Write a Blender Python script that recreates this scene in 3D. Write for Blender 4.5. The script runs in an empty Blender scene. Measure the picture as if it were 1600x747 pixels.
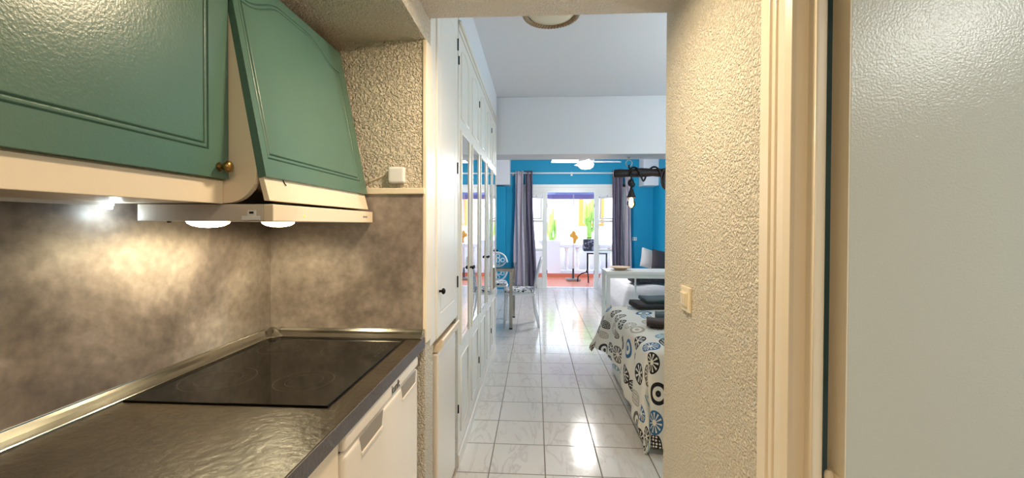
import bpy, bmesh, math, random
from mathutils import Vector, Matrix
random.seed(7)
PI = math.pi
C = bpy.context.scene.collection
SC = bpy.context.scene

# ------------------------------------------------------------------ camera, world, sun, exposure
cam_d = bpy.data.cameras.new('camera'); cam = bpy.data.objects.new('camera', cam_d); C.objects.link(cam)
F, YAW, PIT, ROLL, CY = 654.5, 0.0562, 0.01228, -0.00341, 359.06
cam_d.sensor_fit = 'HORIZONTAL'; cam_d.sensor_width = 36.0; cam_d.lens = F / 1600 * 36
cam_d.shift_y = -(373.5 - CY) / 1600
cam_d.clip_start = 0.02; cam_d.clip_end = 200
cam.matrix_world = (Matrix.Translation((0, 0, 1.3333)) @ Matrix.Rotation(YAW, 4, 'Z')
                    @ Matrix.Rotation(PI / 2 - PIT, 4, 'X') @ Matrix.Rotation(-ROLL, 4, 'Z'))
SC.camera = cam
SC.view_settings.view_transform = 'Standard'; SC.view_settings.look = 'None'
SC.view_settings.gamma = 1; SC.view_settings.use_curve_mapping = False
SC.view_settings.exposure = 0.65
SC.cycles.max_bounces = 10; SC.cycles.diffuse_bounces = 6; SC.cycles.glossy_bounces = 5
SC.cycles.transmission_bounces = 6; SC.cycles.transparent_max_bounces = 8
SC.cycles.sample_clamp_indirect = 6.0
SC.cycles.caustics_reflective = False; SC.cycles.caustics_refractive = False
SC.cycles.use_denoising = True

world = bpy.data.worlds.new('sky'); SC.world = world; world.use_nodes = True
wn = world.node_tree
bg = wn.nodes['Background']
sky = wn.nodes.new('ShaderNodeTexSky'); sky.sky_type = 'NISHITA'; sky.sun_disc = False
sky.sun_elevation = math.radians(55); sky.sun_rotation = math.radians(200)
wn.links.new(sky.outputs[0], bg.inputs[0]); bg.inputs[1].default_value = .7

sun_d = bpy.data.lights.new('sun', 'SUN'); sun_d.energy = 3.4; sun_d.angle = 0.01; sun_d.color = (1, .96, .9)
sun = bpy.data.objects.new('sun', sun_d); C.objects.link(sun)
sun.rotation_euler = Vector((0.25, 0.75, -0.85)).to_track_quat('-Z', 'Y').to_euler()

# sampling portal in the french door opening (guides the sky light, emits nothing itself)
pd = bpy.data.lights.new('door_portal', 'AREA'); pd.shape = 'RECTANGLE'; pd.size = 2.0; pd.size_y = 2.1
pd.cycles.is_portal = True
po = bpy.data.objects.new('door_portal', pd); C.objects.link(po)
po.location = (0.75, 8.99, 1.05); po.rotation_euler = (-PI / 2, 0, 0)

def lamp_light(name, kind, loc, power, color, size=.05, rot=None, spot=None, blend=.6):
    d = bpy.data.lights.new(name, kind); d.energy = power; d.color = color
    if kind == 'AREA':
        d.shape = 'DISK'; d.size = size
    else:
        d.shadow_soft_size = size
    if kind == 'SPOT':
        d.spot_size = spot; d.spot_blend = blend
    o = bpy.data.objects.new(name, d); C.objects.link(o); o.location = loc
    if rot: o.rotation_euler = rot
    return o

WARM = (1.0, .785, .52)
WARM_HOOD = (1.0, .83, .50)
P_HALL, P_HOOD, P_BATH, P_FAN = 8.5, 4.8, 11.5, 60.0

# ------------------------------------------------------------------ materials
def lin(c):
    return tuple(((x / 255) / 12.92 if x / 255 <= .04045 else ((x / 255 + .055) / 1.055) ** 2.4) for x in c)

MATS = {}
def mat(name, rgb, rough=.5, metal=0.0, bump=None, mottling=None, emit=None, spec=.5, coat=0, alpha=None):
    """bump=(scale, distance, detail); mottling=(scale, amount)."""
    m = bpy.data.materials.new(name); m.use_nodes = True; nt = m.node_tree; b = nt.nodes['Principled BSDF']
    col = lin(rgb)
    b.inputs['Base Color'].default_value = (*col, 1); b.inputs['Roughness'].default_value = rough
    b.inputs['Metallic'].default_value = metal; b.inputs['Specular IOR Level'].default_value = spec
    b.inputs['Coat Weight'].default_value = coat
    tc = nt.nodes.new('ShaderNodeTexCoord')
    if mottling:
        n = nt.nodes.new('ShaderNodeTexNoise'); n.inputs['Scale'].default_value = mottling[0]; n.inputs['Detail'].default_value = 6
        nt.links.new(tc.outputs['Object'], n.inputs['Vector'])
        mx = nt.nodes.new('ShaderNodeMix'); mx.data_type = 'RGBA'
        nt.links.new(n.outputs['Fac'], mx.inputs[0])
        a = mottling[1]
        mx.inputs[6].default_value = (*[c * (1 - a) for c in col], 1); mx.inputs[7].default_value = (*[min(1, c * (1 + a)) for c in col], 1)
        nt.links.new(mx.outputs[2], b.inputs['Base Color'])
    if bump:
        n = nt.nodes.new('ShaderNodeTexNoise'); n.inputs['Scale'].default_value = bump[0]
        n.inputs['Detail'].default_value = bump[2] if len(bump) > 2 else 3
        nt.links.new(tc.outputs['Object'], n.inputs['Vector'])
        bp = nt.nodes.new('ShaderNodeBump'); bp.inputs['Distance'].default_value = bump[1]; bp.inputs['Strength'].default_value = 1
        nt.links.new(n.outputs['Fac'], bp.inputs['Height']); nt.links.new(bp.outputs[0], b.inputs['Normal'])
    if emit:
        b.inputs['Emission Color'].default_value = (*emit[0], 1); b.inputs['Emission Strength'].default_value = emit[1]
    if alpha is not None: b.inputs['Alpha'].default_value = alpha
    MATS[name] = m
    return m

def stucco(name, rgb, scale=75, dist=.006, rough=.6):
    m = mat(name, rgb, rough); nt = m.node_tree; b = nt.nodes['Principled BSDF']
    tc = nt.nodes.new('ShaderNodeTexCoord')
    n = nt.nodes.new('ShaderNodeTexNoise'); n.inputs['Scale'].default_value = scale; n.inputs['Detail'].default_value = 2.5; n.inputs['Distortion'].default_value = .6
    v = nt.nodes.new('ShaderNodeTexVoronoi'); v.feature = 'SMOOTH_F1'; v.inputs['Scale'].default_value = scale * 1.1
    r = nt.nodes.new('ShaderNodeValToRGB'); r.color_ramp.elements[0].position = .38; r.color_ramp.elements[1].position = .62
    ad = nt.nodes.new('ShaderNodeMath'); ad.operation = 'MULTIPLY_ADD'; ad.inputs[1].default_value = -.5
    for t in (n, v): nt.links.new(tc.outputs['Object'], t.inputs['Vector'])
    nt.links.new(n.outputs['Fac'], r.inputs[0]); nt.links.new(v.outputs['Distance'], ad.inputs[0]); nt.links.new(r.outputs[0], ad.inputs[2])
    bp = nt.nodes.new('ShaderNodeBump'); bp.inputs['Distance'].default_value = dist; bp.inputs['Strength'].default_value = 1
    nt.links.new(ad.outputs[0], bp.inputs['Height']); nt.links.new(bp.outputs[0], b.inputs['Normal'])
    return m

STUCCO = stucco('cream_stucco', (236, 228, 210), 130, .007)
STUCCO_K = stucco('kitchen_stucco', (232, 222, 204), 115, .009)
STUCCO_S = stucco('ceiling_stucco', (226, 216, 202), 120, .004)
PAINT_CREAM = mat('cream_gloss_paint', (238, 226, 204), .32, bump=(8, .002))
PAINT_WHITE = mat('white_wall_paint', (226, 226, 230), .7, bump=(30, .0006))
DOOR_GREY = mat('pale_grey_door_paint', (206, 208, 200), .27, bump=(240, .0006, 2))
BLUE = mat('turquoise_wall_paint', (0, 150, 192), .6, bump=(40, .0008))
GREEN = mat('green_cabinet_paint', (84, 117, 104), .27, bump=(220, .0004, 2), mottling=(5, .1))
GREEN_D = GREEN
CAB_WHITE = mat('cream_laminate', (238, 222, 198), .4)
WARD = mat('white_wardrobe_paint', (236, 232, 224), .3, bump=(12, .0008))
MIRROR = mat('mirror_glass', (238, 240, 240), .02, 1.0)
FRIDGE = mat('white_enamel', (236, 226, 212), .28)
FR_GREY = mat('grey_plastic_recess', (150, 142, 132), .5)
BLACK = mat('black_plastic', (16, 15, 15), .45)
BLACKIRON = mat('black_metal', (20, 18, 18), .4, .6)
HOODM = mat('pale_grey_hood_metal', (208, 200, 192), .4, .1)
ALU = mat('brushed_aluminium', (176, 174, 166), .2, 1.0)
BRASS = mat('aged_brass', (150, 120, 72), .3, 1.0)
STEEL = mat('steel', (180, 180, 178), .3, 1.0)
SWITCH = mat('ivory_plastic', (232, 220, 192), .35)
ROPE = mat('rope', (164, 138, 108), .8, bump=(200, .003))
LAMPGLASS = mat('cream_lamp_glass', (224, 212, 184), .4)
CURT_D = mat('dark_mauve_curtain', (112, 104, 122), .85, bump=(300, .0005))
CURT_L = mat('pale_mauve_curtain', (190, 182, 194), .85, bump=(300, .0005))
WHITEPL = mat('white_plastic', (232, 234, 238), .35)
WHITEMET = mat('white_painted_metal', (232, 234, 230), .35)
WOODDISH = mat('light_wood', (205, 178, 146), .5, mottling=(20, .15))
DARKWOOD = mat('black_stained_log', (34, 24, 22), .6, bump=(40, .006))
TOWEL1 = mat('charcoal_terry', (70, 66, 70), .95, bump=(600, .004))
TOWEL2 = mat('slate_green_terry', (92, 106, 110), .95, bump=(600, .004))
TOWEL3 = mat('brown_terry', (88, 74, 72), .95, bump=(600, .004))
BASEBOX = mat('white_bed_base', (222, 222, 216), .5)
SHEET = mat('white_bedding', (234, 232, 234), .85, bump=(18, .01))
CUSH_D = mat('dark_cushion', (60, 54, 60), .9, bump=(300, .001))
CUSH_L = mat('pale_grey_cushion', (200, 196, 194), .9, bump=(300, .001))
TERR = mat('terrace_render_white', (240, 238, 236), .7, bump=(30, .002))
NEIGH = mat('neighbour_white_render', (245, 244, 240), .8, bump=(8, .004))
ORANGEW = mat('orange_shutter_wood', (205, 118, 44), .6, mottling=(14, .15))
CACT = mat('cactus_green', (150, 190, 84), .6, mottling=(10, .25))
PARA = mat('lilac_parasol_fabric', (168, 166, 214), .8)
ORCLOTH = mat('orange_cloth', (240, 170, 70), .9)
TILE_T = None
BATH_T = mat('bathroom_wall_paint', (96, 112, 104), .3)

def glassy(name, rgb, a=.12):
    m = bpy.data.materials.new(name); m.use_nodes = True; nt = m.node_tree
    for n in list(nt.nodes):
        if n.type != 'OUTPUT_MATERIAL': nt.nodes.remove(n)
    out = [n for n in nt.nodes if n.type == 'OUTPUT_MATERIAL'][0]
    t = nt.nodes.new('ShaderNodeBsdfTransparent'); t.inputs[0].default_value = (*lin(rgb), 1)
    g = nt.nodes.new('ShaderNodeBsdfGlossy'); g.inputs['Roughness'].default_value = .03
    mx = nt.nodes.new('ShaderNodeMixShader'); fr = nt.nodes.new('ShaderNodeFresnel')
    ad = nt.nodes.new('ShaderNodeMath'); ad.operation = 'ADD'; ad.inputs[1].default_value = a * .3
    nt.links.new(fr.outputs[0], ad.inputs[0])
    nt.links.new(ad.outputs[0], mx.inputs[0]); nt.links.new(t.outputs[0], mx.inputs[1]); nt.links.new(g.outputs[0], mx.inputs[2])
    nt.links.new(mx.outputs[0], out.inputs[0])
    return m
GLASS = glassy('window_glass', (248, 250, 250))
TGLASS = glassy('teal_table_glass', (120, 190, 200), .5)
BULBGL = glassy('bulb_glass', (255, 235, 200), .3)

def glow(name, rgb, s):
    return mat(name, (255, 245, 225), .4, emit=(rgb, s))
GL_HOOD = glow('hood_lamp_glow', (1, .82, .5), 14)
GL_HALL = glow('ceiling_lamp_glow', (1, .8, .52), 10)
GL_FAN = glow('fan_lamp_glow', (1, .97, .95), 4)
GL_FIL = glow('filament_glow', (1, .55, .2), 60)
GL_LED = glow('led_glow', (.8, .95, 1), 6)
GL_IND = mat('orange_indicator', (255, 180, 60), .4, emit=((1, .6, .1), .7))

def floor_tiles(name, T, ox, oy, base, vein, grout, rough=.08, wid=.0035):
    m = bpy.data.materials.new(name); m.use_nodes = True; nt = m.node_tree; b = nt.nodes['Principled BSDF']; L = nt.links.new
    def M(op, a, b_=None, c=None):
        n = nt.nodes.new('ShaderNodeMath'); n.operation = op
        for i, v in enumerate((a, b_, c)):
            if v is None: continue
            if isinstance(v, (int, float)): n.inputs[i].default_value = v
            else: L(v, n.inputs[i])
        return n.outputs[0]
    tc = nt.nodes.new('ShaderNodeTexCoord'); sp = nt.nodes.new('ShaderNodeSeparateXYZ'); L(tc.outputs['Object'], sp.inputs[0])
    cells = []; ds = []
    for ax, o in (('X', ox), ('Y', oy)):
        t = M('DIVIDE', M('SUBTRACT', sp.outputs[ax], o), T)
        cells.append(M('FLOOR', t)); fr = M('FRACT', t)
        ds.append(M('MINIMUM', fr, M('SUBTRACT', 1.0, fr)))
    d = M('MULTIPLY', M('MINIMUM', ds[0], ds[1]), T)
    g = M('SMOOTH_MIN', 1.0, M('MULTIPLY', M('MAXIMUM', M('SUBTRACT', d, wid * .5), 0.0), 1 / .0025), .1)
    cv = nt.nodes.new('ShaderNodeCombineXYZ'); L(cells[0], cv.inputs[0]); L(cells[1], cv.inputs[1])
    wh = nt.nodes.new('ShaderNodeTexWhiteNoise'); L(cv.outputs[0], wh.inputs['Vector'])
    vm = nt.nodes.new('ShaderNodeVectorMath'); vm.operation = 'MULTIPLY_ADD'; L(wh.outputs['Color'], vm.inputs[0]); vm.inputs[1].default_value = (7, 7, 7); L(tc.outputs['Object'], vm.inputs[2])
    mp = nt.nodes.new('ShaderNodeMapping'); mp.inputs['Rotation'].default_value = (0, 0, .5); mp.inputs['Scale'].default_value = (5, 1.3, 1); L(vm.outputs[0], mp.inputs[0])
    n = nt.nodes.new('ShaderNodeTexNoise'); n.inputs['Scale'].default_value = 1.6; n.inputs['Detail'].default_value = 5; n.inputs['Distortion'].default_value = 1.0; L(mp.outputs[0], n.inputs['Vector'])
    ve = M('SUBTRACT', 1.0, M('MINIMUM', 1.0, M('MULTIPLY', M('ABSOLUTE', M('SUBTRACT', n.outputs['Fac'], .5)), 28.0)))
    n2 = nt.nodes.new('ShaderNodeTexNoise'); n2.inputs['Scale'].default_value = 3; L(tc.outputs['Object'], n2.inputs['Vector'])
    ve = M('MULTIPLY', ve, M('MULTIPLY', n2.outputs['Fac'], .55))
    mx = nt.nodes.new('ShaderNodeMix'); mx.data_type = 'RGBA'; L(ve, mx.inputs[0]); mx.inputs[6].default_value = (*lin(base), 1); mx.inputs[7].default_value = (*lin(vein), 1)
    m2 = nt.nodes.new('ShaderNodeMix'); m2.data_type = 'RGBA'; L(g, m2.inputs[0]); m2.inputs[6].default_value = (*lin(grout), 1); L(mx.outputs[2], m2.inputs[7])
    L(m2.outputs[2], b.inputs['Base Color'])
    L(M('SUBTRACT', .7, M('MULTIPLY', g, .7 - rough)), b.inputs['Roughness'])
    bp = nt.nodes.new('ShaderNodeBump'); bp.inputs['Distance'].default_value = .0015
    n3 = nt.nodes.new('ShaderNodeTexNoise'); n3.inputs['Scale'].default_value = 9; n3.inputs['Detail'].default_value = 2; L(tc.outputs['Object'], n3.inputs['Vector'])
    L(M('ADD', g, M('MULTIPLY', n3.outputs['Fac'], .5)), bp.inputs['Height']); L(bp.outputs[0], b.inputs['Normal'])
    return m
FLOORM = floor_tiles('white_marbled_floor_tiles', .302, -.245, 2.222, (226, 221, 216), (170, 160, 156), (128, 118, 108), .13)
TERRF = floor_tiles('terracotta_tiles', .25, 0, 9, (222, 128, 92), (200, 110, 80), (214, 170, 150), .3)
BATHM = floor_tiles('unused_bath_tile', .2, 0, 0, (96, 120, 112), (90, 110, 104), (60, 70, 66), .2)

def concrete(name, stops, scale, rough=(.3, .5), bumpd=.001, seed=0, fine=40):
    m = bpy.data.materials.new(name); m.use_nodes = True; nt = m.node_tree; b = nt.nodes['Principled BSDF']; L = nt.links.new
    tc = nt.nodes.new('ShaderNodeTexCoord'); mp = nt.nodes.new('ShaderNodeMapping'); mp.inputs['Location'].default_value = (seed, seed * 1.7, seed * .3); L(tc.outputs['Object'], mp.inputs[0])
    n = nt.nodes.new('ShaderNodeTexNoise'); n.inputs['Scale'].default_value = scale; n.inputs['Detail'].default_value = 10; n.inputs['Roughness'].default_value = .62; n.inputs['Distortion'].default_value = .3
    L(mp.outputs[0], n.inputs['Vector'])
    r = nt.nodes.new('ShaderNodeValToRGB'); e = r.color_ramp.elements
    while len(e) < len(stops): e.new(.5)
    for el, (p_, c_) in zip(e, stops): el.position = p_; el.color = (*lin(c_), 1)
    L(n.outputs['Fac'], r.inputs[0])
    f = nt.nodes.new('ShaderNodeTexNoise'); f.inputs['Scale'].default_value = fine; f.inputs['Detail'].default_value = 6; L(mp.outputs[0], f.inputs['Vector'])
    mx = nt.nodes.new('ShaderNodeMix'); mx.data_type = 'RGBA'; mx.blend_type = 'OVERLAY'; mx.inputs[0].default_value = .45
    L(r.outputs[0], mx.inputs[6]); L(f.outputs['Fac'], mx.inputs[7]); L(mx.outputs[2], b.inputs['Base Color'])
    mr = nt.nodes.new('ShaderNodeMapRange'); mr.inputs[3].default_value = rough[0]; mr.inputs[4].default_value = rough[1]; L(f.outputs['Fac'], mr.inputs[0]); L(mr.outputs[0], b.inputs['Roughness'])
    bp = nt.nodes.new('ShaderNodeBump'); bp.inputs['Distance'].default_value = bumpd; L(f.outputs['Fac'], bp.inputs['Height']); L(bp.outputs[0], b.inputs['Normal'])
    return m
SPLASH = concrete('concrete_look_panel', [(.34, (84, 75, 71)), (.45, (112, 102, 96)), (.54, (142, 131, 124)), (.66, (168, 158, 150))], 2.1, (.32, .5), .0008, 3.1)
WORKTOP = concrete('dark_slate_worktop', [(.3, (36, 30, 22)), (.5, (50, 42, 32)), (.7, (66, 56, 43))], 3.5, (.28, .42), .002, 1.0, 55)
WEDGE = mat('worktop_edge_slate', (88, 84, 86), .5, bump=(120, .002), mottling=(90, .25))
HOBG = mat('black_ceramic_glass', (8, 8, 7), .05, spec=.22)
HOBR = mat('hob_ring_print', (44, 42, 38), .15)

def duvet_material():
    m = bpy.data.materials.new('patterned_duvet'); m.use_nodes = True; nt = m.node_tree; b = nt.nodes['Principled BSDF']; L = nt.links.new
    b.inputs['Roughness'].default_value = .9
    def M(op, a, b_=None, c=None):
        n = nt.nodes.new('ShaderNodeMath'); n.operation = op
        for i, v in enumerate((a, b_, c)):
            if v is None: continue
            if isinstance(v, (int, float)): n.inputs[i].default_value = v
            else: L(v, n.inputs[i])
        return n.outputs[0]
    uv = nt.nodes.new('ShaderNodeUVMap')
    def layer(scale, off, seed):
        mp = nt.nodes.new('ShaderNodeMapping'); mp.inputs['Location'].default_value = (off, off * 1.3, 0); mp.inputs['Scale'].default_value = (scale, scale, 1)
        L(uv.outputs[0], mp.inputs[0])
        v = nt.nodes.new('ShaderNodeTexVoronoi'); v.voronoi_dimensions = '2D'; v.inputs['Scale'].default_value = 1; v.inputs['Randomness'].default_value = .45
        L(mp.outputs[0], v.inputs['Vector'])
        s = nt.nodes.new('ShaderNodeVectorMath'); s.operation = 'SUBTRACT'; L(mp.outputs[0], s.inputs[0]); L(v.outputs['Position'], s.inputs[1])
        w = nt.nodes.new('ShaderNodeSeparateColor'); L(v.outputs['Color'], w.inputs[0])
        q = nt.nodes.new('ShaderNodeSeparateXYZ'); L(s.outputs[0], q.inputs[0])
        r1, r2, r3 = w.outputs[0], w.outputs[1], w.outputs[2]
        x = M('MULTIPLY', q.outputs[0], M('ADD', .95, M('MULTIPLY', r2, .9)))
        y = M('MULTIPLY', q.outputs[1], M('ADD', .9, M('MULTIPLY', M('SUBTRACT', 1.0, r2), .3)))
        r = M('SQRT', M('ADD', M('MULTIPLY', x, x), M('MULTIPLY', y, y)))
        a = M('ARCTAN2', y, x)
        R = M('ADD', .38, M('MULTIPLY', r3, .12))
        t = M('DIVIDE', r, R)
        inside = M('LESS_THAN', t, 1.0)
        rim = M('GREATER_THAN', t, .84)
        # spokes
        sp = M('GREATER_THAN', M('SINE', M('MULTIPLY', a, M('FLOOR', M('ADD', 7.0, M('MULTIPLY', r1, 7.0))))), -.35)
        sp = M('MULTIPLY', sp, M('GREATER_THAN', t, .25))
        mid = M('GREATER_THAN', M('SINE', M('MULTIPLY', t, 10.0)), .2)
        # dots
        dt = nt.nodes.new('ShaderNodeTexVoronoi'); dt.voronoi_dimensions = '2D'; dt.inputs['Scale'].default_value = 9; dt.inputs['Randomness'].default_value = .2; L(mp.outputs[0], dt.inputs['Vector'])
        dots = M('GREATER_THAN', dt.outputs['Distance'], .32)
        sel = M('GREATER_THAN', r2, .55); sel2 = M('GREATER_THAN', r1, .85)
        body = M('ADD', M('MULTIPLY', sel, dots), M('MULTIPLY', M('SUBTRACT', 1.0, sel), sp))
        body = M('ADD', M('MULTIPLY', sel2, mid), M('MULTIPLY', M('SUBTRACT', 1.0, sel2), body))
        ink = M('MULTIPLY', inside, M('MAXIMUM', rim, body))
        cr = nt.nodes.new('ShaderNodeValToRGB'); cr.color_ramp.interpolation = 'CONSTANT'
        cols = [(0, (28, 28, 34)), (.3, (104, 98, 94)), (.5, (30, 32, 42)), (.62, (52, 104, 150)), (.74, (120, 160, 176)), (.86, (176, 168, 156))]
        e = cr.color_ramp.elements
        while len(e) < len(cols): e.new(.5)
        for el, (p_, c_) in zip(e, cols): el.position = p_; el.color = (*lin(c_), 1)
        L(M('FRACT', M('MULTIPLY', M('ADD', r1, r3), 3.7)), cr.inputs[0])
        return ink, cr.outputs[0]
    i1, c1 = layer(5.8, .3, 0)
    mx = nt.nodes.new('ShaderNodeMix'); mx.data_type = 'RGBA'; L(i1, mx.inputs[0]); mx.inputs[6].default_value = (*lin((228, 225, 216)), 1); L(c1, mx.inputs[7])
    L(mx.outputs[2], b.inputs['Base Color'])
    n = nt.nodes.new('ShaderNodeTexNoise'); n.inputs['Scale'].default_value = 5; tc = nt.nodes.new('ShaderNodeTexCoord'); L(tc.outputs['Object'], n.inputs['Vector'])
    bp = nt.nodes.new('ShaderNodeBump'); bp.inputs['Distance'].default_value = .02; L(n.outputs['Fac'], bp.inputs['Height']); L(bp.outputs[0], b.inputs['Normal'])
    return m
DUVET = duvet_material()

def speckle(name, base, ink, scale, thr, rough=.8):
    m = mat(name, base, rough); nt = m.node_tree; b = nt.nodes['Principled BSDF']
    tc = nt.nodes.new('ShaderNodeTexCoord'); n = nt.nodes.new('ShaderNodeTexNoise'); n.inputs['Scale'].default_value = scale; n.inputs['Detail'].default_value = 1
    nt.links.new(tc.outputs['Object'], n.inputs['Vector'])
    g = nt.nodes.new('ShaderNodeMath'); g.operation = 'GREATER_THAN'; g.inputs[1].default_value = thr; nt.links.new(n.outputs['Fac'], g.inputs[0])
    mx = nt.nodes.new('ShaderNodeMix'); mx.data_type = 'RGBA'; nt.links.new(g.outputs[0], mx.inputs[0])
    mx.inputs[6].default_value = (*lin(base), 1); mx.inputs[7].default_value = (*lin(ink), 1); nt.links.new(mx.outputs[2], b.inputs['Base Color'])
    return m
SEATPAD = speckle('black_and_white_pad', (226, 228, 234), (30, 30, 38), 28, .56)
GRILLP = speckle('dark_grill_front', (40, 38, 50), (140, 136, 160), 18, .58, .5)
BLANKET = speckle('charcoal_fleece', (58, 56, 60), (90, 88, 94), 90, .56, .95)

# ------------------------------------------------------------------ geometry helpers
class B:
    def __init__(s): s.bm = bmesh.new()
    def box(s, x0, x1, y0, y1, z0, z1):
        vs = [s.bm.verts.new((x, y, z)) for x in (x0, x1) for y in (y0, y1) for z in (z0, z1)]
        for f in ((0, 1, 3, 2), (4, 6, 7, 5), (0, 4, 5, 1), (2, 3, 7, 6), (0, 2, 6, 4), (1, 5, 7, 3)): s.bm.faces.new([vs[i] for i in f])
        return s
    def prism(s, pts, axis, a0, a1):
        """pts 2-D in the two remaining axes (x,y / x,z / y,z order)."""
        def P(p, a): return {'Z': (p[0], p[1], a), 'Y': (p[0], a, p[1]), 'X': (a, p[0], p[1])}[axis]
        A = [s.bm.verts.new(P(p, a0)) for p in pts]; D = [s.bm.verts.new(P(p, a1)) for p in pts]; n = len(pts)
        s.bm.faces.new(A); s.bm.faces.new(D[::-1])
        for i in range(n): s.bm.faces.new((A[i], A[(i + 1) % n], D[(i + 1) % n], D[i]))
        return s
    def lathe(s, prof, c=(0, 0, 0), axis='Z', n=24, f=None):
        """prof: list of (r, h)."""
        rings = []
        for r, h in prof:
            ring = []
            for i in range(n):
                a = 2 * PI * i / n; rr = r * (f(a) if f else 1)
                p = {'Z': (rr * math.cos(a), rr * math.sin(a), h), 'X': (h, rr * math.cos(a), rr * math.sin(a)), 'Y': (rr * math.cos(a), h, rr * math.sin(a))}[axis]
                ring.append(s.bm.verts.new((p[0] + c[0], p[1] + c[1], p[2] + c[2])))
            rings.append(ring)
        for A, D in zip(rings, rings[1:]):
            for i in range(n): s.bm.faces.new((A[i], A[(i + 1) % n], D[(i + 1) % n], D[i]))
        s.bm.faces.new(rings[0][::-1]); s.bm.faces.new(rings[-1])
        return s
    def tube(s, path, r, n=8, close=False):
        P = [Vector(p) for p in path]; m = len(P); rings = []
        up = Vector((0, 0, 1))
        for i, p in enumerate(P):
            a = P[i - 1] if (i > 0 or close) else p; b = P[(i + 1) % m] if (i < m - 1 or close) else p
            t = (b - a).normalized()
            u = up if abs(t.dot(up)) < .95 else Vector((0, 1, 0))
            x = t.cross(u).normalized(); y = x.cross(t).normalized()
            if i and rings:
                # keep the frame continuous
                px = prevx - t * prevx.dot(t)
                if px.length > 1e-6: x = px.normalized(); y = x.cross(t).normalized()
            prevx = x
            rr = r[i] if isinstance(r, (list, tuple)) else r
            rings.append([s.bm.verts.new(p + (x * math.cos(2 * PI * k / n) + y * math.sin(2 * PI * k / n)) * rr) for k in range(n)])
        last = m if close else m - 1
        for i in range(last):
            A = rings[i]; D = rings[(i + 1) % m]
            for k in range(n): s.bm.faces.new((A[k], A[(k + 1) % n], D[(k + 1) % n], D[k]))
        if not close: s.bm.faces.new(rings[0][::-1]); s.bm.faces.new(rings[-1])
        return s
    def ball(s, c, rx, ry, rz, n=16):
        m = bmesh.ops.create_uvsphere(s.bm, u_segments=n, v_segments=n // 2 + 2, radius=1)
        for v in m['verts']: v.co = Vector((v.co.x * rx + c[0], v.co.y * ry + c[1], v.co.z * rz + c[2]))
        return s
    def grid(s, fn, nu, nv, uvfn=None):
        V = [[s.bm.verts.new(fn(i / nu, j / nv)) for j in range(nv + 1)] for i in range(nu + 1)]
        lay = s.bm.loops.layers.uv.verify() if uvfn else None
        for i in range(nu):
            for j in range(nv):
                f = s.bm.faces.new((V[i][j], V[i + 1][j], V[i + 1][j + 1], V[i][j + 1]))
                if lay:
                    for lp, (a, b) in zip(f.loops, ((i, j), (i + 1, j), (i + 1, j + 1), (i, j + 1))): lp[lay].uv = uvfn(a / nu, b / nv)
        return s

def root_loc(o):
    while o.parent: o = o.parent
    return o.location.copy()

def obj(name, b, m, parent=None, bevel=0, smooth=False, solid=0, sub=0, seg=2):
    if parent is not None:
        L = root_loc(parent)
        if L.length: bmesh.ops.translate(b.bm, vec=-L, verts=b.bm.verts)
    bmesh.ops.recalc_face_normals(b.bm, faces=b.bm.faces)
    me = bpy.data.meshes.new(name); b.bm.to_mesh(me); b.bm.free()
    me.materials.append(m)
    o = bpy.data.objects.new(name, me); C.objects.link(o)
    if parent is not None: o.parent = parent
    if smooth:
        for p in me.polygons: p.use_smooth = True
    if solid:
        md = o.modifiers.new('s', 'SOLIDIFY'); md.thickness = solid; md.offset = 0
    if bevel:
        md = o.modifiers.new('b', 'BEVEL'); md.width = bevel; md.segments = seg; md.limit_method = 'ANGLE'; md.angle_limit = math.radians(40)
    if sub:
        md = o.modifiers.new('d', 'SUBSURF'); md.levels = sub; md.render_levels = sub
    return o

def tag(o, label, cat, group=None):
    o['label'] = label; o['category'] = cat
    if group: o['group'] = group
    return o
def thing(name, label, cat, loc, group=None):
    o = bpy.data.objects.new(name, None); C.objects.link(o); o.location = loc; o.empty_display_size = .05
    return tag(o, label, cat, group)
def struct(name, b, m, parent=None, **k):
    o = obj(name, b, m, parent, **k)
    if parent is None: o['kind'] = 'structure'
    return o
def copy_tree(o, parent=None):
    c = o.copy(); C.objects.link(c); c.parent = parent
    for ch in list(o.children): copy_tree(ch, c)
    return c

# ------------------------------------------------------------------ the setting
KX, FX = -1.03, -.418           # kitchen side wall, line of worktop front / wardrobe
EY, EY2 = 1.57, 1.65            # kitchen end wall
RX = .50                        # right corridor wall
BW, BE = 2.43, 8.85             # right wall of the bedroom, far wall
struct('floor', B().box(-2.3, 2.5, -1.5, 9.0, -.06, 0), FLOORM)
b = B().box(KX - .08, KX, -1.5, EY2, 0, 2.75); struct('wall_left', b, STUCCO_K)
struct('wall_kitchen_end', B().box(KX, FX, EY, EY2, 0, 2.14), STUCCO_K, bevel=.004)
struct('ceiling_kitchen_soffit', B().box(KX, FX, -1.5, EY, 2.03, 2.14), STUCCO_K)
struct('ceiling_corridor', B().box(KX, RX, -1.5, 1.62, 2.135, 2.75), STUCCO_S)
b = B().box(RX, RX + .045, .95, EY2, 0, 2.75).box(RX, RX + .045, -1.5, -.02, 0, 2.75).box(RX, RX + .045, -.02, .95, 2.1, 2.75)
struct('wall_right', b, STUCCO)
struct('wall_back', B().box(KX, BW, -1.58, -1.5, 0, 2.75), PAINT_WHITE)
struct('wall_bathroom_end', B().box(RX + .045, BW, 1.58, EY2, 0, 2.75), BATHM)
struct('wall_bathroom_side', B().box(2.2, 2.28, -1.5, 1.58, 0, 2.75), BATH_T)
struct('ceiling_bathroom', B().box(RX + .045, 2.2, -1.5, 1.58, 2.35, 2.4), PAINT_WHITE)
struct('ceiling_bedroom', B().box(-2.3, BW + .07, 1.62, 8.95, 2.70, 2.78), PAINT_WHITE)
struct('wall_room_right', B().box(BW, BW + .07, EY2, 9.0, 0, 2.7), BLUE)
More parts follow.
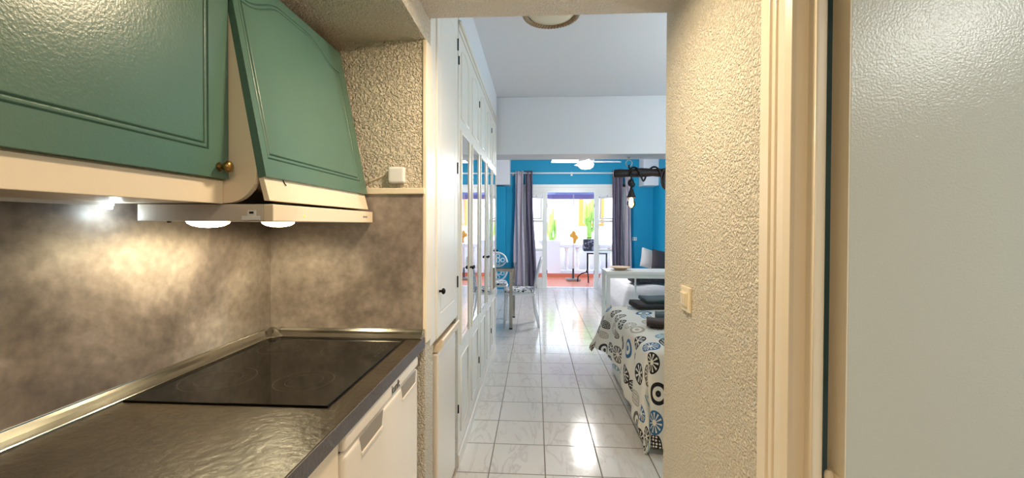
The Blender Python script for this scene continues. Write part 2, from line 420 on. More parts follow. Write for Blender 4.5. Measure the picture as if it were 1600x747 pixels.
struct('wall_wardrobe_back', B().box(KX - .08, KX, EY2, 4.46, 0, 2.7), PAINT_WHITE)
struct('wall_above_wardrobe', B().box(KX, FX, EY2, 4.44, 2.445, 2.7), PAINT_WHITE)
struct('wall_room_near_left', B().box(-2.3, KX - .08, 4.38, 4.46, 0, 2.7), PAINT_WHITE)
struct('wall_room_left', B().box(-2.38, -2.3, 4.38, 9.0, 0, 2.7), BLUE)
struct('ceiling_beam', B().box(-2.3, BW, 4.5, 4.87, 2.085, 2.7), PAINT_WHITE, bevel=.006)
b = B().box(-2.38, -.28, BE, BE + .12, 0, 2.7).box(1.80, BW + .07, BE, BE + .12, 0, 2.7).box(-.28, 1.80, BE, BE + .12, 2.12, 2.7)
struct('wall_far', b, BLUE)
struct('wall_far_pier', B().box(-1.6, -.62, 8.6, BE, 0, 2.12), BLUE)
struct('ceiling_corner_beam', B().box(-1.6, -.53, 8.45, BE, 2.14, 2.7), PAINT_WHITE, bevel=.006)
struct('ceiling_corner_beam', B().box(2.14, BW, 8.45, BE, 2.12, 2.7), PAINT_WHITE, bevel=.006)
struct('trim_1', B().box(FX - .010, FX + .006, EY - .006, EY2 + .004, .88, 2.03), PAINT_CREAM, bevel=.004)   # corner edging of the end wall
struct('trim_2', B().box(KX, FX, EY - .016, EY, 1.447, 1.47), PAINT_CREAM, bevel=.003)                       # bead above the concrete panel

# bathroom door frame on the right wall (profile drawn on plan, extruded)
prof = [(.50, .944), (.486, .942), (.484, .905), (.489, .902), (.489, .897), (.484, .894), (.484, .882), (.489, .879), (.489, .874), (.483, .871), (.481, .845), (.483, .826),
        (.489, .822), (.511, .822), (.511, .7985), (.5125, .797), (.528, .797), (.530, .799), (.530, .84), (.5465, .86), (.5465, .95), (.50, .95)]
f1 = bpy.data.objects.new('door_frame_1', None); C.objects.link(f1)
f1.name = 'trim_3'; f1['kind'] = 'structure'; f1.location = (.52, .87, 0)
obj('jamb', B().prism(prof, 'Z', 0, 2.1), PAINT_CREAM, f1, bevel=.0015)
obj('bead', B().tube([(.5115, .799, 0), (.5115, .799, 2.1)], .0022), PAINT_CREAM, f1, smooth=True)
obj('jamb', B().box(.486, .552, -.08, -.01, 0, 2.1), PAINT_CREAM, f1, bevel=.003)
obj('lintel', B().box(.486, .552, -.08, .944, 2.05, 2.12), PAINT_CREAM, f1, bevel=.003)

d1 = bpy.data.objects.new('door_1', None); C.objects.link(d1); d1['kind'] = 'structure'; d1.location = (.563, .79, 0)
obj('door_leaf', B().box(.5525, 1.30, .7728, .8155, .01, 2.045), DOOR_GREY, d1, bevel=.002)
obj('door_edge', B().box(.5505, .5528, .7722, .8162, .01, 2.045), PAINT_CREAM, d1)
for z in (.79, 1.85, .2):
    h = obj('hinge', B().lathe([(.004, 0), (.0075, .004), (.0075, .042), (.006, .045), (.0075, .048), (.0075, .088), (.004, .093)], (.5405, .797, z), n=12), PAINT_CREAM, d1, smooth=True)
    obj('hinge_leaf', B().box(.5475, .5503, .782, .812, z + .045, z + .09), PAINT_CREAM, d1, bevel=.001)
    obj('hinge_leaf', B().prism([(.513, z + .004), (.537, z), (.537, z + .044), (.515, z + .044), (.511, z + .022)], 'Y', .7942, .7968), PAINT_CREAM, d1, bevel=.001)

# ------------------------------------------------------------------ kitchen: worktop, splash panels, trim, hob
sp = obj('splash_panel', B().box(KX + .0005, KX + .008, -.6, EY - .008, .905, 1.45), SPLASH); tag(sp, 'mottled grey-brown concrete-look splash panel on the long side wall', 'splashback')
sp = obj('splash_panel', B().box(KX + .008, FX - .010, EY - .008, EY, .905, 1.447), SPLASH); tag(sp, 'mottled grey splash panel on the short end wall behind the hob', 'splashback')

wt = thing('kitchen_worktop', 'dark slate-look kitchen worktop with grey front edge', 'worktop', (-.72, .5, .865))
obj('top', B().box(KX + .008, FX - .002, -.6, EY - .008, .8655, .905), WORKTOP, wt, bevel=.002)
obj('front_edge', B().box(FX - .002, FX + .001, -.6, EY - .008, .8655, .9045), WEDGE, wt, bevel=.0008)

def quarter(x0, z0, w, h, n=7):
    pts = [(x0, z0), (x0 + w, z0), (x0 + w, z0 + .003)]
    for i in range(1, n): 
        a = PI / 2 * i / n
        pts.append((x0 + w * (1 - math.sin(a)) + 0 * w + .0, z0 + .003 + (h - .003) * (1 - math.cos(a))))
    pts.append((x0, z0 + h)); return pts
ut = thing('worktop_upstand', 'silver aluminium upstand strip along the back of the worktop', 'trim', (KX + .03, .5, .9055))
x0 = KX + .0085
def up_profile(w=.034, h=.030):
    return [(0, 0), (w, 0), (w, .004), (w * .80, .008), (w * .5, .0135), (w * .25, .0205), (w * .12, .0265), (w * .1, h), (0, h)]
obj('long_strip', B().prism([(x0 + a, .9055 + c) for a, c in up_profile()], 'Y', -.6, EY - .05), ALU, ut, bevel=.0015)
obj('short_strip', B().prism([(EY - .0085 - a, .9055 + c) for a, c in up_profile()], 'X', KX + .05, FX - .004), ALU, ut, bevel=.0015)
obj('corner_piece', B().lathe([(.05, .9055), (.05, .909), (.042, .914), (.028, .921), (.017, .929), (.012, .9365)], (KX + .030, EY - .031, 0), n=20), ALU, ut, smooth=True)
obj('end_cap', B().prism([(EY - .0085 - a * 1.03, .9055 + c * 1.03) for a, c in up_profile()], 'X', FX - .004, FX - .001), STEEL, ut)

hb = thing('ceramic_hob', 'black glass ceramic hob set flush on the slate worktop', 'hob', (-.74, 1.23, .9055))
obj('glass_plate', B().box(-.984, -.481, .942, 1.519, .9055, .9105), HOBG, hb, bevel=.0015)
for (x, y, r) in ((-.86, 1.09, .09), (-.62, 1.09, .075), (-.86, 1.38, .075), (-.62, 1.38, .095)):
    bb = B()
    for rr in (r, r * .62):
        n = 48; V = []
        for i in range(n):
            a = 2 * PI * i / n
            V.append([bb.bm.verts.new((x + q * math.cos(a), y + q * math.sin(a), .9108)) for q in (rr - .0009, rr + .0009)])
        for i in range(n): bb.bm.faces.new((V[i][0], V[i][1], V[(i + 1) % n][1], V[(i + 1) % n][0]))
    obj('cooking_zone_ring', bb, HOBR, hb)
for k in range(5): obj('touch_control', B().box(-.513, -.507, 1.30 + k * .034, 1.312 + k * .034, .9105, .9109), HOBR, hb)

# ------------------------------------------------------------------ doors with a routed panel
def routed_door(U, N, V, O, w, h, t, ml, mr, mb, mt, arch=0.0, gw=.0042, gd=.005, rings=2):
    """slab with a groove that follows a (cathedral) panel outline. U width dir, N outward, V up."""
    U, N, V, O = map(Vector, (U, N, V, O)); b = B(); bm = b.bm
    def W(a, c, d): return O + U * a + V * c + N * d
    xs0, xs1, z0, zt = ml, w - mr, mb, h - mt
    n = 24 if arch else 1
    top = []
    for i in range(n + 1):
        s = i / n; x = xs1 + (xs0 - xs1) * s
        if arch:
            k = abs(s - .5) * 2               # 0 centre .. 1 side
            k2 = max(0, min(1, (k - .28) / .62)); sm = k2 * k2 * (3 - 2 * k2)
            z = zt - arch * sm
        else: z = zt
        top.append((x, z, s))
    P = [(xs0, z0), (xs1, z0)] + [(x, z) for x, z, _ in top]
    Q = [(0, 0), (w, 0)] + [(w * (1 - s), h) for _, _, s in top]
    def inset(P, d):
        R = []; m = len(P)
        for i in range(m):
            a = Vector(P[i - 1]); p = Vector(P[i]); c = Vector(P[(i + 1) % m])
            e1 = (p - a).normalized(); e2 = (c - p).normalized(); n1 = Vector((-e1.y, e1.x)); n2 = Vector((-e2.y, e2.x))
            q = (n1 + n2); q = q / max(.3, q.length_squared) * 2 if q.length > 1e-6 else n1
            R.append(p + q * d)
        return R
    loops = [(Q, t), (P, t), (inset(P, gw * .3), t - gd), (inset(P, gw), t - gd * .1)]
    if rings == 2: loops += [(inset(P, gw * 2.4), t - gd * .1), (inset(P, gw * 2.8), t - gd), (inset(P, gw * 3.5), t)]
    else: loops += [(inset(P, gw * 2.0), t)]
    L_ = [[bm.verts.new(W(p[0], p[1], d)) for p in pts] for pts, d in loops]; m = len(P)
    for A, D in zip(L_, L_[1:]):
        for i in range(m): bm.faces.new((A[i], A[(i + 1) % m], D[(i + 1) % m], D[i]))
    bm.faces.new(L_[-1])
    back = [bm.verts.new(W(p[0], p[1], 0)) for p in Q]
    for i in range(m): bm.faces.new((back[i], back[(i + 1) % m], L_[0][(i + 1) % m], L_[0][i]))
    bm.faces.new(back[::-1])
    return b

# wall cabinet nearest the camera
wc = thing('wall_cabinet', 'green-doored wall cabinet nearest the camera, brass knob at its lower corner', 'cabinet', (-.9, .5, 1.38))
obj('body', B().box(KX, -.742, -.25, .948, 1.382, 2.03), CAB_WHITE, wc, bevel=.002)
obj('door', routed_door((0, 1, 0), (1, 0, 0), (0, 0, 1), (-.741, .333, 1.437), .615, .56, .02, .06, .06, .06, .06, .07), GREEN, wc, bevel=.0015)
dd = obj('door', routed_door((0, 1, 0), (1, 0, 0), (0, 0, 1), (-.741, -.285, 1.437), .612, .56, .02, .06, .06, .06, .06, .07), GREEN, wc, bevel=.0015)
obj('light_pelmet', B().box(-.742, -.735, -.25, .948, 1.380, 1.434), CAB_WHITE, wc, bevel=.0015)
dk = [c for c in wc.children if c.name.startswith('door')][0]
obj('knob', B().lathe([(.009, -.721), (.0105, -.719), (.006, -.716), (.0055, -.709), (.010, -.706), (.0135, -.700), (.0125, -.695), (.007, -.692), (.001, -.691)], (0, .918, 1.463), 'X', 20), BRASS, dk, smooth=True)

# hood cabinet with the slanted door
hc = thing('hood_cabinet', 'green slanted-front cabinet over the extractor hood', 'cabinet', (-.85, 1.25, 1.38))
TL, BLp = Vector((-.735, 0, 1.975)), Vector((-.632, 0, 1.445))
side = [(KX, 2.03), (-.735, 2.03), (-.7485, 1.965), (-.655, 1.46)]
for i in range(9):
    a = i / 8 * PI / 2
    side.append((-.73 + .075 * math.cos(a), 1.455 - .073 * math.sin(a)))
side += [(KX, 1.382)]
obj('side_panel', B().prism(side, 'Y', .9495, .966), CAB_WHITE, hc)
obj('body', B().prism([(KX, 1.965), (-.752, 1.965), (-.665, 1.46), (KX, 1.46)], 'Y', .966, 1.545), CAB_WHITE, hc)
Vd = (TL - BLp).normalized(); Nd = Vector((0, 1, 0)).cross(Vd).normalized()
if Nd.x < 0: Nd = -Nd
hh = (TL - BLp).length
obj('door', routed_door((0, 1, 0), Nd, Vd, Vector((BLp.x, .951, BLp.z)) - Nd * .02, .594, hh, .02, .02, .045, .045, .03, .06), GREEN, hc, bevel=.0015)
obj('fascia', B().prism([(-.655, 1.449), (-.642, 1.449), (-.626, 1.388), (-.640, 1.388)], 'Y', .955, 1.538), CAB_WHITE, hc, bevel=.001)
obj('catch', B().tube([(-.641, 1.03, 1.446), (-.638, 1.03, 1.438), (-.634, 1.034, 1.430)], .0015), BLACKIRON, hc)

eh = thing('extractor_hood', 'pale grey slim extractor hood under the slanted green cabinet', 'extractor hood', (-.8, 1.25, 1.338))
obj('canopy', B().box(-.952, -.640, .951, 1.553, 1.339, 1.3795), HOODM, eh, bevel=.0015)
obj('front_rail', B().box(-.640, -.615, .951, 1.553, 1.3385, 1.3795), CAB_WHITE, eh, bevel=.003, seg=3)
obj('slide_switch', B().box(-.690, -.646, .9475, .951, 1.342, 1.352).box(-.676, -.656, .9475, .951, 1.352, 1.365), WHITEPL, eh, bevel=.001)
obj('switch_slot', B().box(-.671, -.661, .9465, .9475, 1.357, 1.362), BLACK, eh)
for (x, y) in ((-.83, 1.02), (-.80, 1.262)):
    o = obj('lamp_lens', B().lathe([(.046, 1.3385), (.044, 1.334), (.034, 1.328), (.018, 1.324), (.001, 1.323)], (x, y, 0), n=28), GL_HOOD, eh, smooth=True)
obj('screw', B().lathe([(.005, 1.339), (.004, 1.335)], (-.88, .96, 0), n=10), BLACK, eh)
obj('indicator_light', B().lathe([(.004, -.6155), (.003, -.6140)], (0, 1.083, 1.354), 'X', 12), GL_IND, eh)
bb = B()
for k in range(7): bb.box(-.6152, -.6146, 1.463 + k * .0055, 1.4672 + k * .0055, 1.356, 1.3625)
obj('maker_mark', bb, FR_GREY, eh)
lamp_light('hood_light_near', 'SPOT', (-.83, 1.02, 1.318), P_HOOD, WARM_HOOD, .03, (0, math.radians(8), 0), math.radians(176), .45)
lamp_light('hood_light_far', 'SPOT', (-.80, 1.262, 1.318), P_HOOD, WARM_HOOD, .03, (0, math.radians(8), 0), math.radians(176), .45)

ls = thing('led_striplight', 'small cool-white LED light under the near wall cabinet', 'striplight', (-1.0, .9, 1.375))
obj('housing', B().box(-1.008, -.992, .66, .935, 1.374, 1.382), WHITEPL, ls, bevel=.001)
obj('diffuser', B().box(-1.006, -.994, .905, .934, 1.366, 1.374), GL_LED, ls, bevel=.002)
lamp_light('led_light', 'POINT', (-.985, .93, 1.352), .10, (.8, .95, 1.0), .01)

sb = thing('wall_sensor', 'small white plastic box on the stucco above the end splash panel', 'sensor box', (-.52, EY - .01, 1.51))
obj('case', B().box(-.555, -.492, EY - .026, EY, 1.488, 1.549), WHITEPL, sb, bevel=.008, seg=3)
obj('cable', B().tube([(-.555, EY - .004, 1.527), (-.575, EY - .004, 1.52), (-.60, EY - .004, 1.508), (-.625, EY - .006, 1.50), (-.64, EY - .004, 1.49)], .0022), CAB_WHITE, sb, smooth=True)

# ------------------------------------------------------------------ under-counter fridge and base cabinet
fr = thing('undercounter_fridge', 'white under-counter fridge below the slate worktop', 'fridge', (-.72, 1.19, 0))
obj('body', B().box(KX + .02, -.455, .905, 1.485, .02, .862), FRIDGE, fr, bevel=.004)
obj('top_panel', B().box(-.4545, -.421, .903, 1.487, .822, .862), FRIDGE, fr, bevel=.01, seg=4)
dr = obj('door', B().box(-.4545, -.423, .903, 1.487, .09, .816), FRIDGE, fr, bevel=.012, seg=4)
obj('seal', B().box(-.4545, -.44, .908, 1.482, .814, .824), BLACK, fr)
for (y0, y1) in ((.985, 1.14), (1.30, 1.46)):
    obj('handle_recess', B().prism([(y0, .817), (y1, .817), (y1 - .012, .776), (y0 + .012, .776)] if y0 < 1.2 else [(y0, .817), (y1, .817), (y1 - .012, .776), (y0 + .012, .776)], 'X', -.4232, -.4222), FR_GREY, dr)
    obj('handle_lip', B().box(-.4232, -.4185, y0 + .008, y1 - .008, .768, .777), FRIDGE, dr, bevel=.002)
obj('plinth', B().box(KX + .03, -.46, .91, 1.48, 0, .02), BLACK, fr)
cu = bpy.data.curves.new('brand_lettering', 'FONT'); cu.body = 'kunft'; cu.size = .034; cu.extrude = .0004; cu.align_x = 'CENTER'; cu.offset = .0006
cu.materials.append(BLACK)
tmp = bpy.data.objects.new('tmp_text', cu); me_ = bpy.data.meshes.new_from_object(tmp); me_.name = 'brand_lettering'; bpy.data.objects.remove(tmp)
to = bpy.data.objects.new('brand_lettering', me_); C.objects.link(to); to.parent = fr
to.location = Vector((-.4206, 1.24, .831)) - fr.location; to.rotation_euler = (PI / 2, 0, PI / 2)

bc = thing('base_cabinet', 'white base cabinet under the worktop next to the fridge', 'cabinet', (-.72, .55, 0))
obj('body', B().box(KX + .01, -.45, -.25, .893, .1, .863), CAB_WHITE, bc, bevel=.001)
obj('door', B().box(-.4495, -.430, .42, .891, .11, .858), CAB_WHITE, bc, bevel=.002)
obj('door', B().box(-.4495, -.430, -.05, .417, .11, .858), CAB_WHITE, bc, bevel=.002)
obj('plinth', B().box(KX + .01, -.5, -.25, .893, 0, .1), CAB_WHITE, bc)

# ------------------------------------------------------------------ recess beyond the end wall: fridge below, cupboard above
tf = thing('fridge', 'white fridge under the tall narrow cupboard past the kitchen', 'fridge', (-.7, 1.98, 0))
obj('body', B().box(KX + .02, -.445, 1.79, 2.175, .01, .80), FRIDGE, tf, bevel=.004)
o = obj('door', B().box(-.4445, -.416, 1.775, 2.168, .05, .775), FRIDGE, tf, bevel=.010, seg=4)
obj('handle', B().prism([(-.444, .78), (-.416, .78), (-.398, .80), (-.394, .833), (-.402, .838), (-.416, .815), (-.444, .815)], 'Y', 1.775, 2.168), CAB_WHITE, tf, bevel=.003)
struct('wall_recess_side', B().box(KX, FX - .002, 2.185, 2.25, 0, .84), STUCCO_K)
struct('wall_recess_near', B().box(-.52, FX - .002, EY2, 1.70, 0, .84), STUCCO_K)
uc = thing('tall_cupboard', 'white tall cupboard above the fridge with black knob', 'cupboard', (-.7, 1.95, .84))
obj('body', B().box(KX + .01, -.437, EY2 + .003, 2.243, .842, 2.443), WARD, uc)
obj('frame', B().box(-.4365, -.420, EY2 + .003, 1.745, .842, 2.443).box(-.4365, -.420, 2.195, 2.243, .842, 2.443), WARD, uc, bevel=.002)
o = obj('door', routed_door((0, 1, 0), (1, 0, 0), (0, 0, 1), (-.436, 1.748, .845), .445, 1.58, .022, .06, .06, .1, .1, 0, rings=1), WARD, uc, bevel=.003)
obj('knob', B().lathe([(.006, -.414), (.005, -.404), (.012, -.400), (.014, -.394), (.008, -.388), (.001, -.387)], (0, 1.785, 1.045), 'X', 14), BLACKIRON, o, smooth=True)
for z in (1.0, 1.6, 2.25): obj('hinge', B().lathe([(.005, z), (.005, z + .06)], (-.412, 2.196, 0), n=10), BLACKIRON, o)

# ------------------------------------------------------------------ wardrobe
wd = thing('built_in_wardrobe', 'white built-in wardrobe with mirrored doors along the left side', 'wardrobe', (-.7, 3.34, 0))
obj('body', B().box(KX, -.440, 2.255, 4.42, 0, 2.443), WARD, wd)
obj('side_panel', B().box(KX, -.418, 4.405, 4.437, 0, 2.443), WARD, wd, bevel=.002)
obj('plinth', B().box(-.4395, -.412, 2.255, 4.404, 0, .07), WARD, wd, bevel=.003)
obj('top_rail', B().box(-.4395, -.416, 2.255, 4.404, 2.39, 2.443), WARD, wd, bevel=.003)
obj('cornice', B().tube([(-.412, 2.255, 2.425), (-.412, 4.404, 2.425)], .012), WARD, wd, smooth=True)
ys = [2.258, 2.665, 3.095, 3.525, 3.955, 4.40]
for k in range(5):
    y0, y1 = ys[k] + .003, ys[k + 1] - .003; w = y1 - y0
    d = obj('door', B().box(-.4395, -.420, y0, y1, .08, 2.383), WARD, wd, bevel=.002)
    # mouldings around the three fields of the door
    m = .075
    for (za, zb) in ((1.93, 2.29), (.17, .58)):
        bb = B()
        pts = [(-.4195, y0 + m, za), (-.4195, y1 - m, za), (-.4195, y1 - m, zb)]
        for i in range(1, 8):
            s = i / 8; pts.append((-.4195, y1 - m + (y0 - y1 + 2 * m) * s, zb + (.04 * math.sin(PI * s) if zb > 1 else 0)))
        pts.append((-.4195, y0 + m, zb)); bb.tube(pts, .007, 6, True)
        obj('moulding', bb, WARD, d, smooth=True)
    fr_ = B(); a0, a1, z0, z1 = y0 + m, y1 - m, .68, 1.84
    for (p, q, r, s_) in ((a0 - .018, a1 + .018, z1, z1 + .018), (a0 - .018, a1 + .018, z0 - .018, z0), (a0 - .018, a0, z0, z1), (a1, a1 + .018, z0, z1)): fr_.box(-.420, -.411, p, q, r, s_)
    obj('mirror_frame', fr_, WARD, d, bevel=.002)
    obj('mirror', B().box(-.420, -.4165, a0, a1, z0, z1), MIRROR, d)
    ky = (y1 - .022) if k % 2 == 0 else (y0 + .022)
    obj('knob', B().lathe([(.005, -.420), (.004, -.405), (.010, -.401), (.012, -.396), (.007, -.390), (.001, -.389)], (0, ky, 1.06), 'X', 12), BLACKIRON, d, smooth=True)
    hy = y0 if k % 2 == 0 else y1
    for z in (.3, 2.2): obj('hinge', B().lathe([(.004, z), (.004, z + .045)], (-.418, hy, 0), n=8), BLACKIRON, d)

# ------------------------------------------------------------------ switch, ceiling lamps
sw = thing('light_switch', 'ivory double light switch on the cream stucco wall', 'light switch', (RX - .005, 1.405, 1.09))
obj('plate', B().box(RX - .009, RX, 1.365, 1.447, 1.05, 1.132), SWITCH, sw, bevel=.003, seg=3)
obj('surround', B().box(RX - .012, RX - .009, 1.382, 1.430, 1.067, 1.115), SWITCH, sw, bevel=.001)
for (a, c) in ((1.385, 1.405), (1.407, 1.427)):
    obj('rocker', B().prism([(RX - .012, 1.070), (RX - .0145, 1.070), (RX - .019, 1.112), (RX - .012, 1.112)], 'Y', a, c), SWITCH, sw, bevel=.001)
    obj('marker', B().box(RX - .0158, RX - .0145, a + .005, a + .012, 1.073, 1.079), WHITEPL, sw)

hl = thing('corridor_ceiling_lamp', 'round flush lamp on the low corridor ceiling', 'ceiling lamp', (.0, 1.2, 2.1))
obj('base_ring', B().lathe([(.10, 2.135), (.10, 2.115), (.085, 2.11), (.085, 2.135)], (0, 1.2, 0), n=32), WHITEPL, hl)
obj('diffuser', B().lathe([(.084, 2.12), (.08, 2.105), (.06, 2.093), (.03, 2.087), (.001, 2.085)], (0, 1.2, 0), n=32), GL_HALL, hl, smooth=True)
lamp_light('corridor_light', 'AREA', (0, 1.2, 2.08), P_HALL, WARM, .16)

h2 = copy_tree(hl); h2.location = (0, -.35, 2.1); h2['label'] = 'round flush lamp on the corridor ceiling behind the camera'; hl['label'] = 'round flush lamp on the low corridor ceiling ahead of the camera'
lamp_light('corridor_light_rear', 'AREA', (0, -.35, 2.08), 5.0, WARM, .16)

bl = thing('bathroom_ceiling_lamp', 'round white lamp on the bathroom ceiling', 'ceiling lamp', (1.62, -.25, 2.2))
obj('diffuser', B().lathe([(.03, 2.35), (.03, 2.23), (.15, 2.21), (.15, 2.18), (.12, 2.155), (.06, 2.14), (.001, 2.135)], (1.62, -.25, 0), n=32), glow('bath_lamp_glow', (1, .98, .92), 4), bl, smooth=True)
lamp_light('bathroom_light', 'AREA', (1.62, -.25, 2.12), P_BATH, (.96, .98, .92), .28)

rl = thing('rope_ceiling_lamp', 'round ceiling lamp edged with twisted rope, half hidden by the lintel', 'ceiling lamp', (.09, 2.55, 2.6))
cx, cy = .09, 2.56
obj('shade', B().lathe([(.13, 2.70), (.150, 2.66), (.150, 2.625), (.135, 2.606), (.09, 2.598), (.001, 2.596)], (cx, cy, 0), n=48), LAMPGLASS, rl, smooth=True)
bb = B(); pts = []
for s in range(2):
    pts = []
    for i in range(400):
        a = 2 * PI * i / 400; tw = a * 26 + s * PI
        r = .160 + .008 * math.cos(tw); z = 2.610 + .008 * math.sin(tw)
        pts.append((cx + r * math.cos(a), cy + r * math.sin(a), z))
    bb.tube(pts, .0095, 6, True)
obj('rope_edge', bb, ROPE, rl, smooth=True)

# ------------------------------------------------------------------ bed, duvet, towels
TOP = .60; XL, YN, YF, XR = .675, 2.50, 3.83, 2.40
bd = thing('bed', 'double bed with white base standing against the right wall', 'bed', (1.5, 3.17, 0))
obj('base', B().box(XL + .02, XR, YN + .10, YF - .02, .02, .30), BASEBOX, bd, bevel=.006)
obj('mattress', B().box(XL + .012, XR, YN + .012, YF - .012, .30, TOP - .02), SHEET, bd, bevel=.04, seg=4)
for (x, y) in ((.75, 2.68), (.75, 3.72), (2.3, 2.68), (2.3, 3.72)):
    obj('foot', B().box(x - .02, x + .02, y - .02, y + .02, 0, .02), BLACK, bd)

def sm(t): t = max(0, min(1, t)); return t * t * (3 - 2 * t)
NU, NV = 90, 90
DL, DN, DF = .50, .57, .34
def sheet(u, v):
    a = (XL - DL) + (XR - .01 - (XL - DL)) * u
    bq = (YN - DN) + (YF + DF - (YN - DN)) * v
    dl, dn, df = max(0, XL - a), max(0, YN - bq), max(0, bq - YF)
    # the hem on the left side climbs towards the far end
    k = sm((bq - 2.55) / 1.1); cut = 1 - .26 * k
    dl *= cut
    d = (dl ** 3 + dn ** 3 + df ** 3) ** (1 / 3)
    r = .05
    fl = (1 - math.exp(-d / r))
    z = TOP - d + r * .55 * fl - (0 if d > 0 else 0)
    x = max(a, XL); y = min(max(bq, YN), YF)
    # outward flare: nil at the top edge, growing to the hem, folds along the length
    ol = dl / (d + 1e-6) if d > 0 else 0; on = dn / (d + 1e-6) if d > 0 else 0; of = df / (d + 1e-6) if d > 0 else 0
    wav = .012 * math.sin(bq * 17 + 1.2) + .008 * math.sin(bq * 31)
    x -= ol * (.022 * fl + d * (.05 + .33 * sm((bq - 3.25) / .75)) + wav * min(1, d / .2) * 1.2)
    wx = .014 * math.sin(a * 19)
    y -= on * (.022 * fl + d * .06 + wx * min(1, d / .2))
    y += of * (.02 * fl + d * .05)
    if d == 0:
        e = min(a - XL, bq - YN, YF - bq)
        z += .018 * sm(e / .25) + .004 * math.sin(a * 9 + bq * 5) * sm(e / .15) - .01 * (1 - sm(e / .06))
    else: z -= .01
    return (x, y, max(z, .012))
dv = obj('duvet', B().grid(sheet, NU, NV, lambda u, v: ((XR - XL + DL) * u, (YF - YN + DN + DF) * v)), DUVET, None, smooth=True, solid=.012, sub=1)
tag(dv, 'cream duvet printed with black, grey and blue seed-head circles draped over the bed', 'duvet')
# piped seam along the top edge
def towel(name, label, m, cx, cy, w, d, h, rot, z, group='folded towels on the bed'):
    t = bpy.data.objects.new(name, None); C.objects.link(t); t.location = (cx, cy, z); t.rotation_euler = (0, 0, rot); tag(t, label, 'towel', group)
    n = 3
    lay = h / n
    for k in range(n):
        pass
    # one continuous folded strip, drawn in side view (y, z) and extruded along x
    path = []
    for k in range(n):
        zc = lay * (k + .5); ya, yb = (-d / 2 + lay, d / 2 - lay)
        seq = [(ya + (yb - ya) * i / 6, zc) for i in range(7)]
        if k % 2: seq.reverse()
        path += seq
        if k < n - 1:
            yc = seq[-1][0]; s = 1 if k % 2 == 0 else -1
            path += [(yc + s * lay * .6 * math.sin(PI * j / 4), zc + lay * (1 - math.cos(PI * j / 4)) / 2) for j in range(1, 4)]
    bb = B(); V = []
    nx = 14; th = lay * .47
    P = [Vector(p) for p in path]; offs = []
    for i, p in enumerate(P):
        a = P[max(0, i - 1)]; c = P[min(len(P) - 1, i + 1)]; t_ = (c - a).normalized(); nn = Vector((-t_.y, t_.x)); offs.append(nn)
    outl = [p + o_ * th for p, o_ in zip(P, offs)] + [p - o_ * th for p, o_ in zip(P[::-1], offs[::-1])]
    for i in range(nx + 1):
        x = -w / 2 + w * i / nx; e = min(1, (w / 2 - abs(x)) / .02 + .55)
        ring = []
        for q in outl:
            zz = h / 2 + (q.y - h / 2) * (.94 + .06 * e) + .003 * math.sin(x * 30 + q.x * 20)
            ring.append(bb.bm.verts.new((x, q.x + .002 * math.sin(x * 40), max(.0005, zz))))
        V.append(ring)
    m_ = len(outl)
    for A, D in zip(V, V[1:]):
        for j in range(m_): bb.bm.faces.new((A[j], A[(j + 1) % m_], D[(j + 1) % m_], D[j]))
    bb.bm.faces.new(V[0]); bb.bm.faces.new(V[-1][::-1])
    bmesh.ops.recalc_face_normals(bb.bm, faces=bb.bm.faces)
    me = bpy.data.meshes.new('folded_cloth'); bb.bm.to_mesh(me); bb.bm.free(); me.materials.append(m)
    for p in me.polygons: p.use_smooth = True
    o = bpy.data.objects.new('folded_cloth', me); C.objects.link(o); o.parent = t
    return t
towel('folded_towel', 'charcoal folded towel at the far end of the bed, lower of two', TOWEL1, 1.10, 3.66, .52, .26, .045, .12, TOP + .030)
towel('folded_towel', 'slate-green folded towel lying on the charcoal one', TOWEL2, 1.14, 3.67, .44, .24, .032, .05, TOP + .078)
towel('folded_towel', 'brown-grey rolled towel near the front edge of the bed', TOWEL3, .93, 2.96, .30, .15, .045, -.25, TOP + .030)
towel('folded_towel', 'dark slate folded towel behind the brown-grey one', TOWEL2, 1.05, 3.14, .32, .15, .05, -.25, TOP + .030)

# ------------------------------------------------------------------ white side table with dish
ct = thing('console_table', 'narrow white table standing beyond the foot of the bed', 'table', (1.35, 5.25, 0))
obj('tabletop', B().box(.845, 1.98, 5.02, 5.40, .742, .782), WHITEMET, ct, bevel=.004)
for (x, y) in ((.868, 5.045), (.868, 5.375), (1.955, 5.045), (1.955, 5.375)):
    obj('leg', B().box(x - .021, x + .021, y - .021, y + .021, 0, .742), WHITEMET, ct, bevel=.003)
obj('rail', B().box(.889, 1.934, 5.03, 5.055, .70, .742), WHITEMET, ct, bevel=.002)
obj('rail', B().box(.889, 1.934, 5.36, 5.385, .70, .742), WHITEMET, ct, bevel=.002)
obj('brace', B().box(1.255, 1.275, 5.365, 5.385, 0, .70), WHITEMET, ct, bevel=.002)
ds = obj('wooden_dish', B().lathe([(.06, 0), (.062, .004), (.09, .022), (.13, .034), (.132, .038), (.128, .040), (.088, .030), (.05, .014), (.001, .010)], (1.04, 5.2, .7825), n=36), WOODDISH, None, smooth=True)
tag(ds, 'shallow round light-wood dish on the end of the narrow white table', 'dish')

